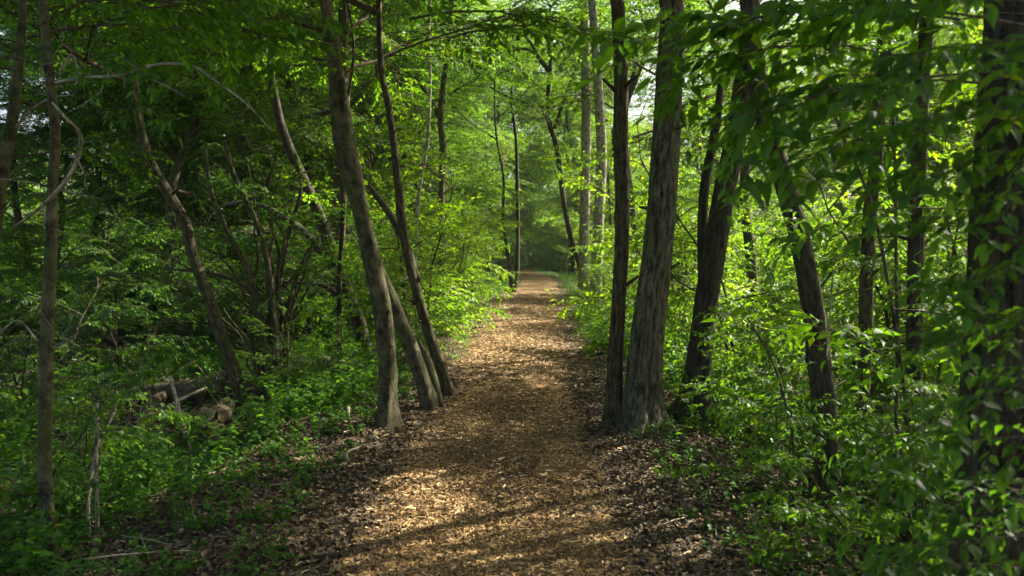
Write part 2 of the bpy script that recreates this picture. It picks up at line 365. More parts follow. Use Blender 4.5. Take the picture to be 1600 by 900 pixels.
class Proto: pass
def make_branch(L, leaf, seed, full=False, twigs=12, wood_r=.012, droop=.25, dens=1.0, tufts=1.0):
    g = np.random.default_rng(seed)
    LV, LF = (leafF_V, leafF_F) if full else (leafL_V, leafL_F)
    wood = Buf(); pos = []; dr = []; nu = []; sz = []
    n = 9; t = np.linspace(0, 1, n)
    main = np.stack([L * t, L * .10 * np.cumsum(g.normal(0, .35, n)) * t, L * (.20 * t - droop * t ** 2) + L * .04 * np.cumsum(g.normal(0, .3, n)) * t], 1)
    V, Fc, B = tube(main, wood_r * (1 - .8 * t), 4, cap=False); wood.add(V, Fc, bark=B)
    def leaves_on(c, r0):
        seg = np.linalg.norm(np.diff(c, axis=0), axis=1).sum(); m = max(2, int(seg / (leaf * .52) * dens))
        for k, u in enumerate(np.linspace(.18, 1, m)):
            f = u * (len(c) - 1); i0 = min(int(f), len(c) - 2); p = c[i0] + (c[i0 + 1] - c[i0]) * (f - i0)
            d = nrm(c[i0 + 1] - c[i0]); side = np.cross([0, 0, 1.0], d); side = nrm(side)
            s_ = 1 if k % 2 else -1
            for _ in range(1 if g.random() > .25 * tufts else 2):
                a = g.normal(.9, .3) if k < m - 1 else g.normal(0, .3)
                v = d * cos(a) + side * s_ * sin(a) + np.array([0, 0, g.normal(-.12 if leaf > .1 else -.28, .22)])
                pos.append(p + g.normal(0, leaf * .08, 3)); dr.append(v); nu.append(np.array([0, 0, 1.0]) + g.normal(0, .33, 3)); sz.append(leaf * g.uniform(.65, 1.15))
                s_ = -s_
    for k in range(twigs):
        u = .12 + .88 * (k + g.random() * .6) / twigs
        if u > 1: u = 1
        f = u * (n - 1); i0 = min(int(f), n - 2); p = main[i0] + (main[i0 + 1] - main[i0]) * (f - i0)
        tl = L * (.16 + .34 * (1 - u)) * g.uniform(.7, 1.2) + .08
        s_ = 1 if k % 2 else -1; a = g.normal(.85, .2)
        d = nrm(main[i0 + 1] - main[i0]); side = nrm(np.cross([0, 0, 1.0], d))
        v = nrm(d * cos(a) + side * s_ * sin(a) + np.array([0, 0, g.normal(.02, .22)]))
        q = np.linspace(0, 1, 5)[:, None]
        c = p + v * tl * q + np.array([0, 0, -1]) * tl * .25 * q ** 2 + g.normal(0, tl * .03, (5, 3)) * q
        V, Fc, B = tube(c, wood_r * .42 * (1 - .7 * q[:, 0]), 3, cap=False); wood.add(V, Fc, bark=B)
        leaves_on(c, wood_r)
    leaves_on(main[4:], wood_r)
    pr = Proto(); pr.wV = np.concatenate(wood.V); pr.wF = np.concatenate(wood.F)
    Rm = rot_from(np.array(dr), np.array(nu)); szs = np.array(sz)
    wd = g.uniform(.85, 1.2, len(szs)) * (.86 if leaf > .1 and full else 1)
    sc = np.stack([szs, szs * wd, szs * g.uniform(.4, 1.8, len(szs))], 1)
    V = np.einsum('mij,mnj->mni', Rm, LV[None] * sc[:, None, :]) + np.array(pos)[:, None, :]
    pr.nl = len(szs); pr.lv = len(LV)
    pr.lV = V.reshape(-1, 3); pr.lF = (LF[None] + (np.arange(len(szs)) * len(LV))[:, None, None]).reshape(-1, 3)
    pr.tint = np.repeat(np.clip(g.normal(.45, .27, len(szs)), 0, .98), len(LV))
    return pr
BR = {}
for key, (L, leaf, full, tw, wr) in {
        'small': (.7, .065, False, 8, .006), 'mid': (1.5, .085, False, 14, .012), 'long': (2.6, .095, False, 22, .020),
        'smallF': (.7, .075, True, 7, .005), 'midF': (1.5, .095, True, 13, .010), 'nearF': (1.1, .108, True, 10, .006), 'nearS': (1.0, .085, True, 14, .005),
        'far': (3.2, .17, False, 15, .03)}.items():
    BR[key] = [make_branch(L, leaf, 100 + 17 * k + len(key) * 3, full, tw, wr) for k in range(5)]

def place_branch(buf, pr, p, az, el, roll=0.0, sc=1.0, dt=0.0, wood=True):
    ca, sa, ce, se, cr, sr = cos(az), sin(az), cos(el), sin(el), cos(roll), sin(roll)
    Rz = np.array([[ca, -sa, 0], [sa, ca, 0], [0, 0, 1]]); Ry = np.array([[ce, 0, -se], [0, 1, 0], [se, 0, ce]]); Rx = np.array([[1, 0, 0], [0, cr, -sr], [0, sr, cr]])
    M = (Rz @ Ry @ Rx) * sc
    if wood: buf.add(pr.wV @ M.T + p, pr.wF, None, 1)
    buf.add(pr.lV @ M.T + p, pr.lF, np.clip(pr.tint + dt, 0, 1), 0)

def crown_on(buf, axis, n, kinds, g, el=(.0, .6), sc=(.8, 1.2), wood=True):
    """branches along the polyline axis, golden-angle spiral; shorter at the top"""
    a0 = g.random() * 6.28
    for k in range(n):
        u = (k + g.random()) / n; f = u * (len(axis) - 1); i0 = min(int(f), len(axis) - 2); p = axis[i0] + (axis[i0 + 1] - axis[i0]) * (f - i0)
        pr = BR[kinds[g.integers(len(kinds))]][g.integers(5)]
        place_branch(buf, pr, p, a0 + k * 2.4 + g.normal(0, .3), g.uniform(*el) + .5 * u ** 3, g.normal(0, .25), g.uniform(*sc) * (1 - .35 * u ** 2), g.normal(0, .08), wood)

def full_crown(axis, g, nlimb=7, limb=2.6, kinds=('long', 'mid'), per=9, el=(-.1, .55), top=14):
    """limbs leaving the upper trunk, each bearing leafy branches"""
    buf = Buf(); a0 = g.random() * 6.28
    for k in range(nlimb):
        u = (k + .5 * g.random()) / nlimb; f = u * (len(axis) - 1); i0 = min(int(f), len(axis) - 2); p = axis[i0] + (axis[i0 + 1] - axis[i0]) * (f - i0)
        az = a0 + k * 2.4; e = .25 + .7 * u + g.normal(0, .12); Ll = limb * (1 - .5 * u) * g.uniform(.8, 1.2)
        q = np.linspace(0, 1, 7)[:, None]; v = np.array([cos(az) * cos(e), sin(az) * cos(e), sin(e)])
        c = p + v * Ll * q + np.array([0, 0, 1]) * Ll * .15 * q ** 2 + np.cumsum(g.normal(0, Ll * .02, (7, 3)), 0) * q
        V, Fc, B = tube(c, .045 * (Ll / 2.6) * (1 - .75 * q[:, 0]), 5, cap=False); buf.add(V, Fc, None, 1, B)
        for j in range(per):
            uu_ = .2 + .8 * (j + g.random()) / per; f2 = min(uu_, 1) * 5.99; i2 = int(f2); p2 = c[i2] + (c[i2 + 1] - c[i2]) * (f2 - i2)
            pr = BR[kinds[g.integers(len(kinds))]][g.integers(5)]
            place_branch(buf, pr, p2, az + g.normal(0, .9), g.uniform(*el), g.normal(0, .3), g.uniform(.7, 1.1), g.normal(0, .08), True)
    crown_on(buf, axis[len(axis) // 2:], top, kinds, g, el)
    return buf

# ------------------------------------------------------------------ the trees traced from the photograph
def trunk_axis(pts, ws, d, H, lean=0.0, base_d=None):
    """pts in pixels, base first; returns dense world polyline and radii, carried on up to height H"""
    W = [P(x, y, d + lean * i / max(1, len(pts) - 1)) for i, (x, y) in enumerate(pts)]
    r = [.80 * w_ / 2 / F * (d + lean * i / max(1, len(pts) - 1)) for i, w_ in enumerate(ws)]
    b = W[0]; z0 = float(gz(b[0], b[1]))
    if b[2] > z0 + .05:
        dirn = nrm(W[0] - W[1]); k = (b[2] - z0) / max(.2, -dirn[2]); q = b + dirn * k; q = np.array([q[0], q[1], float(gz(q[0], q[1]))])
        W.insert(0, q); r.insert(0, r[0] * 1.12)
    W.insert(0, W[0] - np.array([0, 0, .18])); r.insert(0, r[0] * 1.25)
    top = W[-1]
    if top[2] < H:
        dirn = nrm(W[-1] - W[-2]); dirn = nrm(dirn * .6 + np.array([0, 0, .6]))
        m = 5; rem = (H - top[2])
        for k in range(1, m + 1):
            W.append(top + dirn * (rem / dirn[2]) * k / m + np.array([sin(k * 2.1 + top[0]), cos(k * 1.7 + top[1]), 0]) * .12); r.append(r[-1] * (.8 if k < m else .3))
    return np.array(W), np.array(r)

def dense(W, r, step):
    Lt = np.linalg.norm(np.diff(W, axis=0), axis=1).sum(); n = max(6, int(Lt / step))
    c = catmull(W, n); s0 = np.concatenate([[0], np.cumsum(np.linalg.norm(np.diff(W, axis=0), axis=1))])
    return c, np.interp(np.linspace(0, s0[-1], n), s0, r)

def flare(c, r, k=.5, h=.16):
    z = c[:, 2] - c[0, 2] - .15
    return r * (1 + k * np.exp(-np.clip(z, 0, 9) / h))

def build_tree(label, pts, ws, d=None, H=11, z0=4.5, bark=BARK, leafm=LEAF, sides=14, step=.12, ridge=.0, lump=.05, nlimb=6, limb=2.6, per=9,
               kinds=('long', 'mid'), top=12, lean=0.0, limbs=(), dead=(), low=(), name="tree", cat="tree", group=None, fl=.45, seed=None, leafy=True, twigs=()):
    if d is None: d = ground_hit(*pts[0])
    g = np.random.default_rng(seed if seed is not None else int(abs(pts[0][0]) * 7 + pts[0][1]))
    W, r = trunk_axis(pts, ws, d, H, lean)
    c, rr = dense(W, r, step); rr = flare(c, rr, fl)
    base = np.array([c[0, 0], c[0, 1], float(gz(c[0, 0], c[0, 1]))])
    root = thing(name, label, cat, base, group)
    tb = Buf(); V, Fc, B = tube(c, rr, sides, ridge, g.random() * 20, lump, knots=14 if sides >= 24 else 0, roots=.55 if sides >= 24 else 0); tb.add(V, Fc, bark=B)
    for k in range(9 if sides >= 24 else 3):      # broken branch stubs
        i0 = int(g.uniform(.1, .75) * len(c)); az = g.random() * 6.28; v = np.array([cos(az), sin(az), g.uniform(.1, .7)]); tl = g.uniform(.03, .16) + rr[i0]
        cc = c[i0] + v * tl * np.linspace(0, 1, 4)[:, None]; V, Fc, B = tube(cc, min(rr[i0] * .3, .022) * np.linspace(1.3, .6, 4), 6); tb.add(V, Fc, bark=B)
    for lp, lw in limbs:
        LW = np.array([P(x, y, d + .15 * k) for k, (x, y) in enumerate(lp)]); lr = np.array(lw) / 2 / F * d
        lc, lrr = dense(LW, lr, .12); V, Fc, B = tube(lc, lrr, 8, 0, g.random() * 9, .06); tb.add(V, Fc, bark=B)
    put("trunk", tb.mesh("trunk", [bark], base), root)
    if leafy:
        ax = c[c[:, 2] > z0]
        if len(ax) < 4: ax = c[-6:]
        cbuf = full_crown(ax, g, nlimb, limb, kinds, per, top=top)
        for (px, py, dd, az, kind, s_) in low:      # low leafy branches seen in the photograph
            place_branch(cbuf, BR[kind][g.integers(5)], P(px, py, dd), R(az), g.normal(.05, .1), g.normal(0, .2), s_)
        put("crown", cbuf.mesh("crown", [leafm, TWIG], base, (1,)), root)
    for k, (lp, lw, dd) in enumerate(dead):         # bare dead limbs, a look of their own
        b2 = Buf(); LW = np.array([P(x, y, dd + .06 * sin(i * 1.9) - .07 * i) for i, (x, y) in enumerate(lp)])
        lc, lrr = dense(LW, np.array(lw) * .56 / 2 / F * dd, .05); V, Fc, B = tube(lc, lrr, 7, 0, k * 3.3, .10); b2.add(V, Fc, bark=B)
        for q in range(3):
            i0 = int(g.uniform(.3, .9) * len(lc)) - 1; v = nrm(g.normal(0, 1, 3)); tl = g.uniform(.08, .3)
            cc = lc[i0] + v * tl * np.linspace(0, 1, 5)[:, None] + g.normal(0, .008, (5, 3)); V, Fc, B = tube(cc, lrr[i0] * np.linspace(.6, .2, 5), 5); b2.add(V, Fc, bark=B)
        put("dead_branch", b2.mesh("dead_branch", [DEADW], base), root)
    return root, c

# --- left side
build_tree("slender grey trunk leaning right, cut by the left edge of the photo", [(-60, 560), (-15, 400), (0, 290), (22, 170), (32, 60), (36, -10)], [30, 27, 24, 20, 16, 14], d=5.2, bark=BARK_S, H=8, z0=3.7, low=[(30, 110, 5.0, 180, 'mid', .8), (20, 190, 5.1, 200, 'mid', .7), (40, 60, 5.2, 10, 'mid', .8), (10, 250, 5.3, 20, 'mid', .6), (90, 170, 5.6, 180, 'mid', .7)], nlimb=4, limb=1.8,
           dead=[([(18, 210), (40, 180), (75, 155), (115, 148)], [10, 8, 6, 3], 5.2)], name="leaning_tree")
build_tree("thin upright speckled trunk standing in the undergrowth near the left edge", [(78, 880), (70, 700), (72, 560), (78, 430), (82, 300), (86, 200), (76, 100), (66, 0)], [27, 25, 24, 23, 21, 19, 17, 15], d=5.0, H=8.5, z0=3.9,
           bark=BARK_S, lump=.12, nlimb=4, limb=2.0, low=[(80, 10, 4.2, 20, 'midF', .9), (60, 40, 4.0, 345, 'midF', .8), (190, 20, 4.4, 10, 'midF', .7), (90, 120, 4.8, 350, 'smallF', .9), (60, 100, 4.6, 190, 'midF', .7), (150, 175, 4.6, 340, 'smallF', .7)],
           dead=[([(22, 355), (48, 336), (76, 312), (105, 280), (120, 250), (126, 212), (108, 190), (82, 160)], [8, 9, 11, 12, 11, 10, 8, 6], 4.7),
                 ([(86, 130), (130, 122), (190, 118), (245, 101), (300, 103), (345, 132), (388, 165), (425, 205)], [11, 10, 9, 8, 7, 6, 5, 3], 4.9),
                 ([(215, 105), (235, 122), (260, 134), (288, 150)], [5, 4.5, 4, 3], 4.85),
                 ([(82, 150), (110, 85), (128, 120), (160, 138), (120, 170)], [6, 5, 5, 5, 4], 5.0),
                 ([(72, 290), (50, 285), (0, 280), (-20, 276)], [4, 4, 3, 2], 5.0), ([(76, 292), (110, 300), (165, 312)], [4, 3, 2], 5.0),
                 ([(78, 545), (100, 535), (122, 520)], [7, 5, 3], 5.0), ([(66, 545), (30, 500), (0, 520)], [6, 4, 3], 5.0)])
build_tree("brown leaning trunk with a sunlit bend, left of the bushy multi-stemmed shrub", [(383, 645), (368, 590), (348, 530), (322, 455), (302, 400), (288, 345), (255, 290), (230, 240), (215, 170)], [28, 26, 24, 23, 22, 20, 20, 18, 16], H=9, z0=3.4,
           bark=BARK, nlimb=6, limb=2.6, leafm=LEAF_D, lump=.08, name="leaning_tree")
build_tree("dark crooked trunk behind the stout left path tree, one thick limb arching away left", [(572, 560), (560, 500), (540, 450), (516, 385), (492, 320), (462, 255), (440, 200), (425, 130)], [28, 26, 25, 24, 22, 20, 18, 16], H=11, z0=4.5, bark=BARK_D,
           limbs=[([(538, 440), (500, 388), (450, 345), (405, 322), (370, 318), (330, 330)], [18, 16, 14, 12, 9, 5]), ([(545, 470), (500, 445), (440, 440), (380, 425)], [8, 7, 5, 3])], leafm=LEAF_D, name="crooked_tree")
build_tree("stoutest smooth trunk left of the path, bending left as it rises", [(605, 668), (606, 600), (603, 530), (592, 460), (577, 390), (562, 320), (549, 250), (538, 190), (527, 120), (518, 60), (505, -30)], [38, 35, 34, 35, 34, 33, 32, 30, 27, 24, 22], H=11, z0=3.6,
           bark=BARK_S, sides=48, step=.035, ridge=.02, lump=.12, nlimb=7, limb=2.6,
           low=[(520, 70, 6.4, 200, 'midF', .9), (560, 30, 6.3, 330, 'midF', .9), (500, 40, 6.0, 180, 'midF', .9), (600, 90, 6.8, 10, 'mid', .9), (640, 30, 7, 350, 'mid', 1.0), (430, 60, 6.6, 185, 'mid', .9), (700, 60, 7.5, 0, 'mid', 1.0), (560, 110, 7.2, 190, 'mid', .7)])
build_tree("leaning trunk with a split scarred foot, between its two path side neighbours", [(672, 640), (662, 600), (645, 550), (622, 495), (598, 440), (578, 390), (556, 320), (535, 250), (525, 180)], [30, 29, 29, 28, 27, 25, 24, 22, 20], H=10, z0=4.0, bark=BARK_S, sides=36, step=.05, ridge=.03, lump=.1,
           limbs=[([(688, 636), (680, 600), (668, 560), (655, 535)], [12, 14, 12, 6])], name="leaning_tree")
build_tree("slim wavy trunk nearest the path edge on the left", [(697, 620), (688, 575), (670, 520), (655, 470), (640, 410), (628, 350), (622, 290), (616, 230), (606, 160), (595, 100)], [25, 23, 21, 20, 19, 17, 16, 15, 14, 12], H=10, z0=4.2, sides=30, step=.05, ridge=.06,
           limbs=[([(652, 440), (635, 385), (606, 330), (575, 290)], [14, 12, 11, 9])], leafm=LEAF)
build_tree("thin straight dark stem standing left behind the stout smooth trunk", [(532, 590), (530, 500), (531, 420), (536, 330)], [11, 10, 9, 8], d=12, H=8, z0=4, bark=BARK_D, sides=8, nlimb=3, limb=1.6, name="young_tree")
build_tree("far slim twin stemmed tree at the left edge where the path narrows", [(800, 458), (797, 425), (792, 390), (786, 340)], [9, 7, 7, 6], H=12, z0=5, bark=BARK_D, sides=8, limbs=[([(803, 457), (808, 420), (809, 350), (808, 280), (806, 215), (799, 150), (803, 80), (796, 10)], [8, 7, 6, 6, 5, 5, 4, 3])], leafm=LEAF, name="twin_tree", kinds=('mid',))
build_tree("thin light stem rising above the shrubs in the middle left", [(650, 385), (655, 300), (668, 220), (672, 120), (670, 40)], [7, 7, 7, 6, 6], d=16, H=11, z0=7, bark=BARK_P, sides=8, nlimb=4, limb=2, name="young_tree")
build_tree("grey trunk half hidden in leaves above the shrubs, left of the path", [(690, 400), (690, 300), (692, 230), (688, 180), (695, 110)], [14, 13, 13, 12, 10], d=19, H=12, z0=6.5, bark=BARK, sides=9, limbs=[([(690, 190), (675, 160), (650, 120)], [9, 7, 4])])
# --- across and right of the path
build_tree("slender dark tree right of the path with bare limbs arching over it", [(917, 462), (905, 410), (893, 375), (880, 310), (872, 240), (858, 190), (857, 140), (860, 100), (856, 50)], [13, 12, 11, 10, 10, 9, 9, 8, 7], H=10, z0=6.5, bark=BARK_D, sides=9, step=.2,
           limbs=[([(858, 110), (842, 90), (826, 62), (800, 40), (775, 5)], [7, 6, 5, 4, 3]), ([(857, 112), (830, 80), (800, 75), (760, 68)], [5, 4, 4, 3]), ([(866, 200), (884, 150), (905, 90), (925, 40)], [6, 5, 4, 3]),
                  ([(858, 60), (850, 40), (862, 10)], [5, 4, 3]), ([(862, 170), (820, 160), (790, 150), (765, 135)], [5, 4, 3, 2])], nlimb=6, limb=2.6, name="slender_tree")
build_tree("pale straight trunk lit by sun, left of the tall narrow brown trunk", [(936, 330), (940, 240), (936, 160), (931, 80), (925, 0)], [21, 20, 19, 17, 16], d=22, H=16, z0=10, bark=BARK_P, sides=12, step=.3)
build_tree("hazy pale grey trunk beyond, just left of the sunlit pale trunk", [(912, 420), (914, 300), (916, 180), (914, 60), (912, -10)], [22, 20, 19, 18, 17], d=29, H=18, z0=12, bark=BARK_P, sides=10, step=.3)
build_tree("tall narrow brown trunk touching the big ridged trunk's left side", [(962, 665), (960, 590), (965, 500), (971, 400), (972, 300), (970, 210), (970, 110), (966, 20), (963, -40)], [34, 29, 28, 28, 28, 28, 28, 27, 26], H=13, z0=6, bark=BARK, sides=44, step=.035, ridge=.09, lump=.07, fl=.5)
build_tree("biggest grey trunk right of the path with deep ridged bark", [(1002, 668), (1006, 600), (1012, 520), (1022, 440), (1032, 350), (1038, 260), (1044, 170), (1047, 90), (1050, 0)], [78, 66, 62, 59, 57, 55, 52, 48, 46], H=15, z0=5.5, bark=BARK_G, sides=120, step=.025, ridge=.075, lump=.03, nlimb=8, limb=3.2, fl=.35)
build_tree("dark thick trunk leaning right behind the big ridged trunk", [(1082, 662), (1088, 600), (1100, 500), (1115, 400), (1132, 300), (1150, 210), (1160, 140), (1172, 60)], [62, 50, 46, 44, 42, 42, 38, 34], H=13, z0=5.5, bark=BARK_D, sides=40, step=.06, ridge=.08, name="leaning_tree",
           limbs=[([(1105, 480), (1098, 400), (1100, 300), (1118, 200), (1128, 120)], [20, 18, 16, 14, 12])])
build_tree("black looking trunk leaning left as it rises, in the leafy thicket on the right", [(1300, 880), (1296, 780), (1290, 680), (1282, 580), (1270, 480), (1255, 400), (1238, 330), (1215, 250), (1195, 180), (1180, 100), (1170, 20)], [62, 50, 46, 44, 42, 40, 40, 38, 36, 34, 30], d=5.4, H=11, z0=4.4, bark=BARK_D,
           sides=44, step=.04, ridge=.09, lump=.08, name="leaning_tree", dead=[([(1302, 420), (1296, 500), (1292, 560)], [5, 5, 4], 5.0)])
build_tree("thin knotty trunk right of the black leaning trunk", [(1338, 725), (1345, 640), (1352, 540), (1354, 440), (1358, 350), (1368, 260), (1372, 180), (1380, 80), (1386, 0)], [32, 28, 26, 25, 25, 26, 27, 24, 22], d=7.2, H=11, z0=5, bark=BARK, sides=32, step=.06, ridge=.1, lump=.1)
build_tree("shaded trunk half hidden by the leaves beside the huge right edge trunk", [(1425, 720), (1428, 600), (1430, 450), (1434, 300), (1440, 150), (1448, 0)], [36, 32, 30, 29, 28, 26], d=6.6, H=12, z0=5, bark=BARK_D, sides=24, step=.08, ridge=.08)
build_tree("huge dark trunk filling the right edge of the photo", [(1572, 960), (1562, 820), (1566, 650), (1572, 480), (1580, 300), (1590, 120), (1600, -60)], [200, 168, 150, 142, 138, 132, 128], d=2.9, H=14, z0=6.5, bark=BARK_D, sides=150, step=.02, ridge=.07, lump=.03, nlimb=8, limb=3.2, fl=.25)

TANG = []
for k in range(22):
    _g = np.random.default_rng(600 + k); x0 = 428 + _g.uniform(-25, 25); dx = _g.uniform(-190, 150); h = _g.uniform(120, 360); sag = _g.uniform(.2, 1.0)
    TANG.append(([(x0 + dx * (u ** 1.6) + _g.normal(0, 7), 600 - h * (u ** (sag + .2)) * (1 - .25 * sag * u) + _g.normal(0, 5)) for u in np.linspace(0, 1, 7)], list(np.linspace(_g.uniform(4, 7.5), 1.8, 7))))
# multi-stemmed shrub left
def stems_shrub(label, stems, d, bark, g, leafm, kinds, nb, name="multi_stemmed_shrub", z0=.8, cat="shrub", group=None, sc=(.7, 1.1), dj=.25):
    b0 = P(*stems[0][0][0], d); base = np.array([b0[0], b0[1], float(gz(b0[0], b0[1]))])
    root = thing(name, label, cat, base, group); lf = Buf()
    for k, (pts, ws) in enumerate(stems):
        dd = d + (k % 3 - 1) * dj
        W = [P(x, y, dd + .1 * i) for i, (x, y) in enumerate(pts)]
        W.insert(0, np.array([W[0][0], W[0][1], float(gz(W[0][0], W[0][1])) - .08])); r = np.array([ws[0]] + list(ws)) / 2 / F * dd
        c, rr = dense(np.array(W), r, .07); tb = Buf(); V, Fc, B = tube(c, rr, 8, 0, k * 2.7, .1); tb.add(V, Fc, bark=B)
        put("stem", tb.mesh("stem", [bark], base), root)
        ax = c[c[:, 2] > base[2] + z0]
        if len(ax) < 3: ax = c[-3:]
        if nb: crown_on(lf, ax, nb, kinds, g, (-.2, .6), sc)
    if lf.V: put("foliage", lf.mesh("foliage", [leafm, TWIG], base, (1,)), root)
    return root
g1 = np.random.default_rng(11)
stems_shrub("bushy shrub of many crooked brown stems, left of the dark crooked trunk", [
    ([(437, 615), (430, 520), (421, 430), (402, 350), (368, 280), (350, 220)], [13, 11, 10, 9, 8, 6]),
    ([(415, 590), (418, 520), (426, 440), (416, 380), (402, 330), (432, 250)], [10, 10, 9, 8, 7, 5]),
    ([(432, 600), (432, 500), (440, 420), (455, 350), (470, 300), (462, 240)], [9, 9, 8, 8, 7, 5]),
    ([(420, 590), (405, 480), (380, 410), (350, 350), (330, 300), (320, 230)], [11, 10, 9, 8, 7, 5]),
    ([(425, 600), (412, 520), (400, 470), (370, 440), (320, 425), (262, 420)], [8, 8, 8, 7, 6, 4]),
    ([(440, 600), (428, 480), (436, 400), (420, 330), (440, 270)], [7, 6, 6, 5, 4])] + TANG, 11.2, BARK, g1, LEAF_D, ('small',), 3, z0=2.2)
# ------------------------------------------------------------------ understory shrubs and saplings
def shrub_mesh(seed, H, nst, kinds, nb, leafm, spread=.5, full=False):
    g = np.random.default_rng(seed); lf = Buf(); st = Buf()
    for k in range(nst):
        az = g.random() * 6.28; e = g.uniform(.95, 1.4); Ls = H * g.uniform(.7, 1.05)
        q = np.linspace(0, 1, 9)[:, None]; v = np.array([cos(az) * cos(e), sin(az) * cos(e), sin(e)])
        c = np.array([g.normal(0, .08), g.normal(0, .08), -.08]) + v * Ls * q + np.array([v[0], v[1], 0]) * spread * Ls * .5 * q ** 2 + np.cumsum(g.normal(0, .025, (9, 3)), 0) * q * H
        V, Fc, B = tube(c, (.006 + .006 * H) * (1 - .8 * q[:, 0]), 6, cap=False); st.add(V, Fc, bark=B)
        crown_on(lf, c[1:], nb, kinds, g, (-.25, .55), (.7, 1.15))
    return lf.mesh("foliage", [leafm, TWIG], (0, 0, 0), (1,)), st.mesh("stems", [BARK])
SH = {
 'bush': [shrub_mesh(200 + k, 2.2, 5, ('small', 'mid'), 12, LEAF) for k in range(3)],
 'light': [shrub_mesh(220 + k, 3.2, 4, ('mid', 'small'), 14, LEAF_Y) for k in range(3)],
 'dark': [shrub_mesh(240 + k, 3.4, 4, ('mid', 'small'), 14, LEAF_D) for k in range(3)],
 'near': [shrub_mesh(260 + k, 1.7, 4, ('smallF',), 11, LEAF) for k in range(3)],
 'tall': [shrub_mesh(280 + k, 6.0, 3, ('long', 'mid'), 20, LEAF, .3) for k in range(3)],
}
def shrub(kind, x, y, sc, label, group, k=None, name="shrub", cat="shrub"):
    k = rnd.randrange(3) if k is None else k
    z = float(gz(x, y)); root = thing(name, label, cat, (x, y, z), group, rnd.random() * 6.28, sc)
    put("foliage", SH[kind][k][0], root); put("stem", SH[kind][k][1], root)
    return root
# hand placed shrubs: kind, pixel x, depth, scale, label
for kind, px, d, sc, label in [
    ('light', 655, 13.5, 1.0, "bright sunlit sapling behind the slim wavy trunk on the left"),
    ('light', 685, 17, .95, "sunlit leafy sapling leaning toward the path from the left bank"),
    ('light', 655, 21, 1.2, "tall light green sapling in the thicket left of the path"),
    ('bush', 660, 12.5, .5, "low shrub on the bank right behind the slim wavy trunk"),
    ('light', 730, 27, 1.1, "pale leafy sapling left of the far twin stemmed tree"),
    ('bush', 935, 14, .42, "low round shrub at the path's right edge before the narrow brown trunk"),
    ('bush', 960, 18, .6, "leafy shrub beside the path below the slender dark tree"),
    ('light', 980, 23, .9, "sunny shrub beyond the narrow brown trunk on the right"),
    ('bush', 935, 28, .7, "shrub crowding the path's right edge at its narrowest"),
    ('bush', 1035, 13, .55, "shrub showing low between the two right path side trunks and the thicket"),
    ('light', 1075, 14.5, 1.2, "bright backlit shrub seen right of the big ridged trunk"),
    ('near', 1140, 8.2, .6, "small leafy shrub at the foot of the dark thick leaning trunk"),
    ('light', 1190, 11, 1.1, "glowing yellow green shrub between the dark leaning trunks"),
    ('near', 1230, 6.6, .6, "low shrub spreading over the right litter bank"),
    ('light', 1320, 11.5, 1.25, "sunlit sapling glowing behind the knotty thin trunk"),
    ('near', 1390, 5.6, 1.0, "leafy shrub between the knotty trunk and the half hidden trunk"),
    ('near', 1430, 3.9, .75, "dark leafy shrub low in front of the half hidden trunk"),
    ('near', 95, 8.6, .6, "pale leaved shrub at the left end of the fallen logs"),
    ('near', 130, 6.3, .7, "leafy shrub right of the thin speckled trunk"),
    ('near', -10, 5.6, .8, "leafy shrub at the left edge below the leaning grey trunk"),
    ('dark', 180, 14, .9, "dark shrub behind the fallen log on the left"),
    ('dark', 30, 11, .8, "dark shrub beyond the thin speckled trunk"),
    ('bush', 490, 10.5, .45, "low shrub between the bushy stems and the stout trunk"),
    ('light', 1460, 10, 1.3, "sunlit sapling behind the half hidden trunk"),
    ('light', 1560, 9, 1.2, "sunlit shrub glimpsed left of the huge right edge trunk"),
]:
    p = P(px, 400, d); shrub(kind, p[0], d, sc, label, "shrubs named by their place along the path" if False else None)
# thickets that nothing tells apart
def clear_path(x, y, m): return abs(x - float(cx(y))) > m
g2 = np.random.default_rng(21)
def thicket(n, x0, x1, y0, y1, kinds, scr, label, group, m=2.8):
    k = 0; t = 0
    while k < n and t < 4000:
        t += 1
        x, y = g2.uniform(x0, x1), g2.uniform(y0, y1); sc = g2.uniform(*scr)
        if not clear_path(x, y, max(m, 1.0 + 2.1 * sc)) or abs(x) > y * .75 + 3 or (-.7 < x / y < -.36 and y < 34 and g2.random() < .75): continue
        shrub(kinds[g2.integers(len(kinds))], x, y, sc, label, group); k += 1
thicket(44, -16, -2.6, 15, 34, ('dark', 'light', 'tall', 'dark'), (.8, 1.35), "leafy shrub in the dense thicket left of the path", "shrubs in the left thicket")
thicket(34, 3.2, 18, 13, 36, ('light', 'bush', 'light'), (.8, 1.3), "leafy sunlit shrub in the thicket right of the path", "shrubs in the right thicket")
thicket(26, -12, 14, 36, 58, ('light', 'bush', 'dark'), (1.1, 1.8), "distant shrub where the path narrows and bends", "far shrubs at the path's end", 4.4)

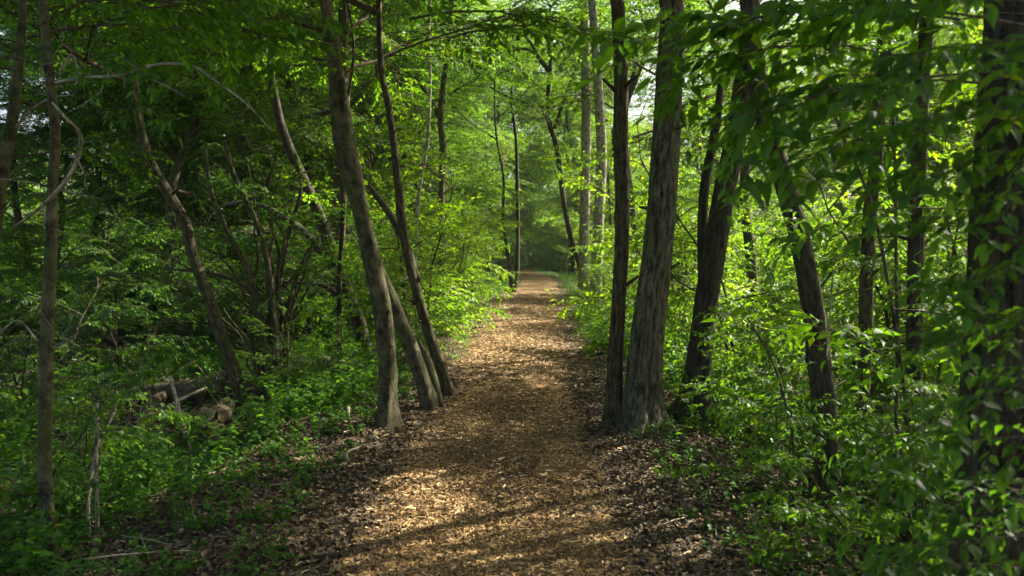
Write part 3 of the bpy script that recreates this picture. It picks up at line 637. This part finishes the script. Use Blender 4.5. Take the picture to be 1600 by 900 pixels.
# background trees (shared meshes, individual objects)
def bg_tree(seed, H, z0, r, leafm, kinds, nl, limb, per):
    g = np.random.default_rng(seed); W = np.array([(g.normal(0, .12) * i, g.normal(0, .12) * i, H * i / 6 - .2) for i in range(7)])
    c, rr = dense(W, np.linspace(r, r * .25, 7), .4); tb = Buf(); V, Fc, B = tube(c, flare(c, rr, .4), 10, 0, seed, .05); tb.add(V, Fc, bark=B)
    cr = full_crown(c[c[:, 2] > z0], g, nl, limb, kinds, per, top=16)
    return tb.mesh("trunk", [BARK if seed % 2 else BARK_D]), cr.mesh("crown", [leafm, TWIG], (0, 0, 0), (1,))
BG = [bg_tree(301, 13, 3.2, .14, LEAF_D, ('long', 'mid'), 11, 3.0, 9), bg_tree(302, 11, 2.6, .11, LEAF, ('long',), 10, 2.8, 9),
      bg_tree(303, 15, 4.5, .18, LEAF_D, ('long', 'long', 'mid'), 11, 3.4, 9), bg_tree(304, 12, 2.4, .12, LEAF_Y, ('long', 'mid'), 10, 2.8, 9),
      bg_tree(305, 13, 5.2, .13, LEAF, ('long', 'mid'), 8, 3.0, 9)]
def bgtree(x, y, k, sc, label, group, name="background_tree"):
    root = thing(name, label, "tree", (x, y, float(gz(x, y))), group, rnd.random() * 6.28, sc)
    put("trunk", BG[k][0], root); put("crown", BG[k][1], root)
g3 = np.random.default_rng(33)
def wood(n, x0, x1, y0, y1, ks, label, group, m=3.2, dmin=2.2, kx=.85, scr=(.8, 1.15)):
    done = []; t = 0
    while len(done) < n and t < 6000:
        t += 1; x, y = g3.uniform(x0, x1), g3.uniform(y0, y1)
        if not clear_path(x, y, m) or abs(x) > y * kx + 4 or (x / y < -.33 and g3.random() < .6) or (x / y < -.47 and (y < 26 or g3.random() < .6)) or (3 < x < 13 and 38 < y < 52) or (8 < x < 40 and y > 38 and g3.random() < .5) or any((x - a) ** 2 + (y - b) ** 2 < dmin ** 2 for a, b in done): continue
        done.append((x, y)); bgtree(x, y, ks[g3.integers(len(ks))], g3.uniform(*scr), label, group)
wood(30, -19, -3.5, 19, 38, (0, 1, 2), "slim tree with a leafy crown among the wood left of the path", "trees in the left wood")
wood(9, 9, 30, 32, 48, (3, 1, 3), "slim sunlit tree among the wood right of the path", "trees in the right wood", dmin=3.2)
wood(30, -20, 24, 38, 68, (0, 1, 2, 3), "distant tree closing the view at the end of the path", "trees at the path's end", 3.0, scr=(1.1, 1.6))
# belt of trees added right of the path, mostly unseen, to shade the path
for k, (x, y, kk, sc) in enumerate([(5.2, 5.4, 4, 1.0), (8.2, 12.2, 4, 1.0), (4.6, 15.6, 4, .9), (4.2, 21.5, 4, 1.0), (3.9, 27, 4, 1.0), (4.4, 33, 4, 1.1), (5.5, 1.5, 4, 1.0), (3.2, -1.5, 4, 1.0), (9.8, 6, 4, 1.0)]):
    bgtree(x, y, kk, sc, "tall tree added behind the right path side trunks to shade the path", "tall trees added on the right for shade")
for k, (x, y, kk, sc) in enumerate([(-3.4, 43, 1, .8), (5.6, 47, 3, .8), (-2.6, 55, 3, .85), (5.6, 60, 1, .9), (-4.2, 66, 3, .9), (4.4, 88, 3, .85), (-.4, 79, 1, .95), (1.9, 84, 3, 1.0), (-3.2, 84, 3, 1.0)]):
    bgtree(x, y, kk, sc, "distant tree closing the view at the end of the path", "trees at the path's end")
# the far wood, one mass
for k, (x, y, kd, sc) in enumerate([(6.4, 57, 'light', 1.5), (7.6, 62, 'bush', 1.7), (1.4, 84, 'light', 1.8), (-1.5, 86, 'bush', 2.2), (4.2, 80, 'light', 1.9), (3.0, 88, 'tall', 1.3), (-.5, 90, 'tall', 1.3), (-5.0, 72, 'light', 2.0), (-4.5, 60, 'light', 1.6), (-3.8, 50, 'light', 1.5)]):
    shrub(kd, x, y, sc, "distant shrub where the path narrows and bends", "far shrubs at the path's end")
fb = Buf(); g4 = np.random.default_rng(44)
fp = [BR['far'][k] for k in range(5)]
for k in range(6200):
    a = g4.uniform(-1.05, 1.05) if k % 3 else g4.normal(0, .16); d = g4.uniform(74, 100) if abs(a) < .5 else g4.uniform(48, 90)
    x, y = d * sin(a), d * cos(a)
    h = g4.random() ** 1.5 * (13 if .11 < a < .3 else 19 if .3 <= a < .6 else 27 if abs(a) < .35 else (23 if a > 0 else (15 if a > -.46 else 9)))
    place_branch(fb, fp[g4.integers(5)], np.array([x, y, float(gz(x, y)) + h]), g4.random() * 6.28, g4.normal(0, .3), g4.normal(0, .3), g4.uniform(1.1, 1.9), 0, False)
put("far_foliage", fb.mesh("far_foliage", [LEAF_Y, TWIG], (0, 0, 0), (1,)), kind="stuff", label="far green woodland foliage closing the view behind the trees", category="woodland")  # brightness put into the leaf colour, as the mass lies in deep shade
tb = Buf()
for k in range(60):
    a = g4.uniform(-1.0, 1.0); d = g4.uniform(55, 90); x, y = d * sin(a), d * cos(a)
    if not clear_path(x, y, 3): continue
    z = float(gz(x, y)); W = np.array([(x, y, z - .2), (x + g4.normal(0, .3), y, z + 5), (x + g4.normal(0, .8), y, z + 11)])
    V, Fc, B = tube(W, np.array([.2, .16, .08]), 7, 0, k); tb.add(V, Fc, bark=B)
put("far_woodland_trunks", tb.mesh("far_woodland_trunks", [BARK_D]), kind="stuff", label="dim trunks in the far woodland", category="woodland")

# ------------------------------------------------------------------ ground cover
def herb_proto(seed, H, leaf, nst):
    g = np.random.default_rng(seed); b = Buf()
    for s_ in range(nst):
        az = g.random() * 6.28; v = nrm(np.array([cos(az) * .45, sin(az) * .45, 1.0])); h = H * g.uniform(.5, 1)
        q = np.linspace(0, 1, 4)[:, None]; c = np.array([g.normal(0, .04), g.normal(0, .04), -.02]) + v * h * q + np.array([v[0], v[1], -.1]) * h * .3 * q ** 2
        V, Fc, B = tube(c, .0028 * (1 - .5 * q[:, 0]), 3, cap=False); b.add(V, Fc, np.full(len(V), .3), 0)
        m = int(5 + h / leaf * 1.6); pos = []; R_ = []; sz = []
        for k in range(m):
            u = .3 + .7 * k / (m - 1); p = c[0] + (c[-1] - c[0]) * u; a = k * 2.2 + g.normal(0, .4)
            pos.append(p); R_.append(rot_from(np.array([[cos(a), sin(a), g.normal(.05, .25)]]), np.array([[0, 0, 1.0]]) + g.normal(0, .3, (1, 3)))[0]); sz.append(leaf * g.uniform(.6, 1.2))
        sz = np.array(sz); sc = np.stack([sz, sz * 1.5, sz * g.uniform(.4, 1.6, m)], 1)
        V = np.einsum('mij,mnj->mni', np.array(R_), leafF_V[None] * sc[:, None, :]) + np.array(pos)[:, None, :]
        b.add(V.reshape(-1, 3), (leafF_F[None] + (np.arange(m) * len(leafF_V))[:, None, None]).reshape(-1, 3), np.repeat(np.clip(g.normal(.45, .2, m), 0, 1), len(leafF_V)), 0)
    p = Proto(); p.V = np.concatenate(b.V); p.F = np.concatenate(b.F); p.T = np.concatenate(b.T); return p
HP = [herb_proto(400 + k, .32, .05, 3) for k in range(5)] + [herb_proto(410 + k, .5, .06, 4) for k in range(4)]
HS = [herb_proto(420 + k, .14, .04, 2) for k in range(4)]
def herbs(buf, n, fn, protos, sc=(.7, 1.3)):
    k = 0; t = 0
    while k < n and t < n * 30:
        t += 1; x, y, ok = fn()
        if not ok: continue
        pr = protos[g4.integers(len(protos))]; a = g4.random() * 6.28; s_ = g4.uniform(*sc)
        M = np.array([[cos(a), -sin(a), 0], [sin(a), cos(a), 0], [0, 0, 1]]) * s_
        buf.add(pr.V @ M.T + np.array([x, y, float(gz(x, y))]), pr.F, np.clip(pr.T + g4.normal(0, .1), 0, 1)); k += 1
def patchy(x, y): return .5 + .5 * sin(x * 1.9 + 1.3 * sin(y * 1.1)) * sin(y * 1.6 + x * .7)
def left_fn():
    y = g4.uniform(3.2, 22); x = float(cx(y)) - g4.uniform(1.4, 8.5); r = float(cx(y)) - x
    edge = 2.55 - .35 * min(max(y - 7, 0), 2)
    return x, y, (r > edge or g4.random() < .06) and g4.random() < .35 + .8 * patchy(x, y) and abs(x) < y * .72 + 1.0 and not (8.6 < y < 14.5 and -.57 < x / y < -.29 and g4.random() < .94)
def right_fn():
    y = g4.uniform(3.2, 22); x = float(cx(y)) + g4.uniform(1.4, 8); r = x - float(cx(y))
    edge = 2.4 - .12 * min(max(y - 5, 0), 8)
    return x, y, (r > edge or g4.random() < .06) and g4.random() < .4 + .8 * patchy(x, y) and abs(x) < y * .72 + 1.0
b = Buf(); herbs(b, 1900, left_fn, HP); herbs(b, 650, lambda: (lambda y, r: (float(cx(y)) - r, y, True))(g4.uniform(3, 12), g4.uniform(1.15, 2.8)), HS)
put("undergrowth", b.mesh("undergrowth", [HERB], smooth_mats=()), kind="stuff", label="low green leafy ground cover on the left bank and slope", category="undergrowth")
b = Buf(); herbs(b, 1500, right_fn, HP, (.8, 1.6)); herbs(b, 350, lambda: (lambda y, r: (float(cx(y)) + r, y, True))(g4.uniform(3, 12), g4.uniform(1.2, 2.6)), HS)
put("undergrowth", b.mesh("undergrowth", [HERB], smooth_mats=()), kind="stuff", label="green leafy ground cover under the trees on the right", category="undergrowth")
b = Buf()
def far_fn():
    y = g4.uniform(20, 62); r = g4.uniform(1.2, 4.5) * (1 if g4.random() < .5 else -1); return float(cx(y)) + r * 1.1, y, True
herbs(b, 1500, far_fn, HP, (.5, 1.1))
put("undergrowth", b.mesh("undergrowth", [HERB], smooth_mats=()), kind="stuff", label="green verge plants along both sides of the far path", category="undergrowth")

# ------------------------------------------------------------------ fallen wood and brush
def log(label, a, bb, ra, rb, seed, name="fallen_log", mat=LOGM, arc=0.0, cat="log"):
    a = np.array(a, float); bb = np.array(bb, float); g = np.random.default_rng(seed)
    q = np.linspace(0, 1, 9)[:, None]; W = a + (bb - a) * q + g.normal(0, .03, (9, 3)) + np.array([0, 0, arc]) * np.sin(q * pi)
    c, rr = dense(W, np.linspace(ra, rb, 9), .03); m = Buf(); V, Fc, B = tube(c, rr, 30 if ra > .06 else 8, .08 if ra > .06 else 0, seed, .12); m.add(V, Fc, bark=B)
    for k in range(2 if ra > .06 else 3):
        i0 = int(g.uniform(.2, .85) * len(c)); v = nrm(g.normal(0, 1, 3) + np.array([0, -.5, 1.0])); tl = g.uniform(.15, .4) if ra > .06 else g.uniform(.1, .35)
        cc = c[i0] + v * (rr[i0] * .6 + tl * np.linspace(0, 1, 5)[:, None]); V, Fc, B = tube(cc, rr[i0] * np.linspace(.3, .12, 5), 6); m.add(V, Fc, bark=B)
    o = put(name, m.mesh(name, [mat], a), None, a, label=label, category=cat); return o
def G(px, py, dz=0.0):
    d = ground_hit(px, py); p = P(px, py, d); return np.array([p[0], p[1], float(gz(p[0], p[1])) + dz])
log("long mossy fallen trunk lying across the left hollow", G(150, 648, .16), G(375, 636, .28), .13, .20, 1)
log("short sawn log with a pale end under the fallen trunk", G(250, 676, .1), G(325, 670, .1), .11, .10, 2)
log("rotten log half buried left of the sawn log", G(95, 672, .10), G(200, 682, .12), .12, .09, 3)
log("pale fallen log behind the bushy shrub and the stout trunk", G(478, 590, .16), G(560, 588, .14), .15, .10, 4, mat=DEADW)
log("thin dead pole leaning over the left hollow", G(135, 720, .05), P(320, 600, 10.2), .03, .015, 5, "fallen_branch", DEADW, cat="branch")
log("forked dead branch propped in the brush left of the small bare sapling", G(195, 712, .05), P(245, 610, 8.6), .022, .01, 6, "fallen_branch", DEADW, cat="branch")
log("long dead branch on the litter below the big ridged trunk", G(1015, 700, .03), G(1115, 775, .03), .016, .008, 7, "fallen_branch", LOGM, cat="branch")
log("dark dead branch on the litter at the bottom right", G(1110, 872, .02), G(1235, 893, .03), .018, .01, 8, "fallen_branch", LOGM, cat="branch")
log("stick lying along the litter edge left of the path", G(520, 735, .02), G(592, 695, .03), .014, .007, 9, "fallen_branch", DEADW, cat="branch")
log("broken log slanting up against the long mossy fallen trunk", G(215, 700, .08), G(262, 628, .30), .09, .06, 21)
log("dark log lying end on below the leaning brown trunk", G(318, 690, .11), G(356, 655, .12), .12, .11, 22)
log("slim rotten log behind the long mossy fallen trunk", G(130, 622, .12), G(300, 612, .12), .10, .07, 23)
log("barkless grey log at the left end of the hollow", G(70, 640, .12), G(150, 655, .10), .10, .08, 24, mat=DEADW)
# brush heap of sticks in the hollow
bb_ = Buf()
for k in range(170):
    c0 = G(g4.uniform(90, 400), g4.uniform(600, 712)); az = g4.random() * 6.28; Ls = g4.uniform(.3, 1.3); e = g4.normal(.12, .2)
    q = np.linspace(0, 1, 6)[:, None]; v = np.array([cos(az) * cos(e), sin(az) * cos(e), sin(e)])
    c = c0 + np.array([0, 0, g4.uniform(.01, .14)]) + v * Ls * q + np.cumsum(g4.normal(0, .02, (6, 3)), 0)
    V, Fc, B = tube(c, g4.uniform(.006, .022) * (1 - .6 * q[:, 0]), 5, 0, k); bb_.add(V, Fc, bark=B)
put("brushwood", bb_.mesh("brushwood", [LOGM]), kind="stuff", label="tangle of dead sticks around the fallen logs", category="brushwood")
# sticks scattered
bs = Buf()
for k in range(240):
    y = g4.uniform(3.2, 13); s_ = 1 if g4.random() < .5 else -1; x = float(cx(y)) + s_ * g4.uniform(1.1, 3.2); az = g4.random() * 6.28; Ls = g4.uniform(.08, .45)
    q = np.linspace(0, 1, 5)[:, None]; c = np.array([x, y, float(gz(x, y)) + .02]) + np.array([cos(az), sin(az), .03]) * Ls * q + np.cumsum(g4.normal(0, .006, (5, 3)), 0)
    V, Fc, B = tube(c, g4.uniform(.002, .007) * (1 - .5 * q[:, 0]), 4, 0, k); bs.add(V, Fc, bark=B)
put("twig_litter", bs.mesh("twig_litter", [DEADW]), kind="stuff", label="small fallen twigs scattered on the leaf litter", category="twigs")

# small bare or leafy saplings and thin stems
def sapling(label, stems, d, mat, nb=0, kinds=('smallF',), name="sapling", leafm=LEAF, z0=.5, sc=(.6, 1.0), seed=1):
    return stems_shrub(label, stems, d, mat, np.random.default_rng(seed), leafm, kinds, nb, name, z0, "sapling", None, sc, .05)
sapling("small pale bare stem leaning left in front of the fallen log", [([(300, 722), (286, 668), (275, 625), (266, 588)], [9, 9, 7, 5])], 8.2, DEADW, 3, z0=1.0, seed=2)
sapling("thin forked sapling with a red brown shoot near the thin speckled trunk", [([(143, 880), (138, 790), (146, 720), (158, 680), (178, 648), (183, 610)], [7, 6, 6, 5, 4, 3]), ([(150, 705), (152, 665), (151, 630)], [6, 7, 6])], 5.4, DEADW, 2, z0=1.0, seed=3)
sapling("short pale stake like stem in the litter left of the stout trunk", [([(547, 692), (545, 665), (544, 636)], [6, 6, 5])], 7.6, DEADW)
sapling("short thin stem at the left foot of the stout trunk", [([(588, 690), (590, 660), (588, 636)], [4, 4, 3])], 7.6, DEADW)
sapling("thin vine like stem leaning right above the black trunk", [([(1420, 700), (1400, 520), (1365, 330), (1320, 220), (1285, 125), (1262, 40)], [6, 6, 6, 5, 5, 4])], 4.4, BARK, 5, ('nearF',), z0=1.0, seed=6)
sapling("thin upright stem against the glow between the knotty and half hidden trunks", [([(1398, 720), (1402, 560), (1400, 400), (1398, 250), (1392, 100), (1385, 0)], [6, 6, 5, 5, 5, 4])], 5.0, BARK_D, 5, ('nearF', 'smallF'), z0=1.3, seed=7)
sapling("crooked thin sapling on the right litter bank beside the black trunk", [([(1218, 860), (1228, 760), (1240, 700), (1225, 620), (1205, 560), (1170, 500)], [6, 6, 5, 5, 4, 3]), ([(1232, 760), (1215, 690), (1212, 640)], [4, 3, 3])], 5.2, BARK, 6, z0=.5, seed=8)
sapling("tiny big leaved seedling at the bottom edge left of the path", [([(408, 888), (410, 870), (412, 852)], [5, 4, 3])], 4.25, HERB, 4, ('smallF',), z0=.05, sc=(.22, .34), seed=9, name="seedling")

# leafy saplings close to the camera on the right, their sprays hang into the picture
def near_sapling(label, base, top, sprays, leafm, rad=.018, seed=1, bark=BARK, kind='nearF'):
    g = np.random.default_rng(seed); b0 = np.array([base[0], base[1], float(gz(*base))]); root = thing("leafy_sapling", label, "sapling", b0)
    t1 = np.array(top, float); q = np.linspace(0, 1, 7)[:, None]
    W = b0 + np.array([0, 0, -.1]) + (t1 - b0) * q + np.cumsum(g.normal(0, .025, (7, 3)), 0) * np.minimum(q * 3, 1); c, rr = dense(W, rad * (1 - .6 * q[:, 0]), .05)
    m = Buf(); V, Fc, B = tube(c, rr, 10, 0, seed, .08); m.add(V, Fc, bark=B); put("stem", m.mesh("stem", [bark], b0), root)
    lf = Buf()
    for (px, py, d, az, el, s_) in sprays:
        p = P(px, py, d); i0 = int(np.argmin(np.abs(c[:, 2] - (p[2] - .15)))); s0 = c[i0]
        q5 = np.linspace(0, 1, 6)[:, None]; cc = s0 + (p - s0) * q5 + np.array([0, 0, .12]) * np.sin(q5 * pi); V, Fc, B = tube(cc, .0045 * s_ * (1 - .4 * q5[:, 0]), 5, cap=False); lf.add(V, Fc, None, 1, B)
        place_branch(lf, BR[kind][g.integers(5)], p, R(az), el, g.normal(0, .25), s_, g.normal(0, .08))
    put("foliage", lf.mesh("foliage", [leafm, TWIG], b0, (1,)), root)
# az 180 = towards the left of the picture
near_sapling("leafy sapling with big drooping leaves hanging in front of the ridged trunk's top", (2.3, 2.9), (2.2, 2.9, 4.4), [
    (1600, 40, 2.6, 180, .0, .9), (1530, 130, 2.6, 178, -.1, .7), (1640, 190, 2.5, 186, -.12, .8), (1500, 30, 2.7, 165, 0, .95), (1680, 130, 2.4, 180, -.05, .9),
    (1420, 90, 2.8, 180, .0, .75), (1460, 10, 2.6, 175, -.1, .9), (1480, 200, 2.9, 170, -.1, .7), (1400, 140, 2.9, 176, -.05, .6)], LEAF_D, seed=31)  # dark leaf colour puts shade into these near saplings
near_sapling("shaded sapling with layered leaves before the black leaning trunk", (3.1, 4.4), (3.0, 4.3, 3.6), [
    (1520, 330, 3.9, 180, -.05, .8), (1580, 430, 3.8, 180, -.08, .5), (1560, 540, 3.8, 176, -.1, .6), (1400, 170, 4.1, 175, -.1, .7), (1540, 660, 3.7, 180, -.1, .6)], LEAF_D, seed=32)
near_sapling("blurred leafy sapling right in front of the huge right edge trunk", (1.5, 1.5), (1.4, 1.6, 2.6), [
    (1790, 60, 1.9, 176, -.05, .6), (1780, 140, 1.85, 180, -.05, .55), (1800, 220, 1.9, 184, -.08, .6), (1770, 310, 1.95, 180, -.1, .5), (1790, 400, 1.9, 182, -.1, .5), (1780, 480, 1.9, 180, -.1, .5), (1790, 590, 1.9, 180, -.1, .5),
    (1680, -10, 2.0, 186, 0, .6), (1700, 760, 2.2, 184, -.1, .5), (1750, 850, 2.0, 180, 0, .6), (1680, 900, 2.4, 175, 0, .6), (1700, 690, 2.1, 182, -.05, .55), (1600, 960, 2.6, 180, 0, .4)], LEAF_D, rad=.012, seed=33, kind='nearS')
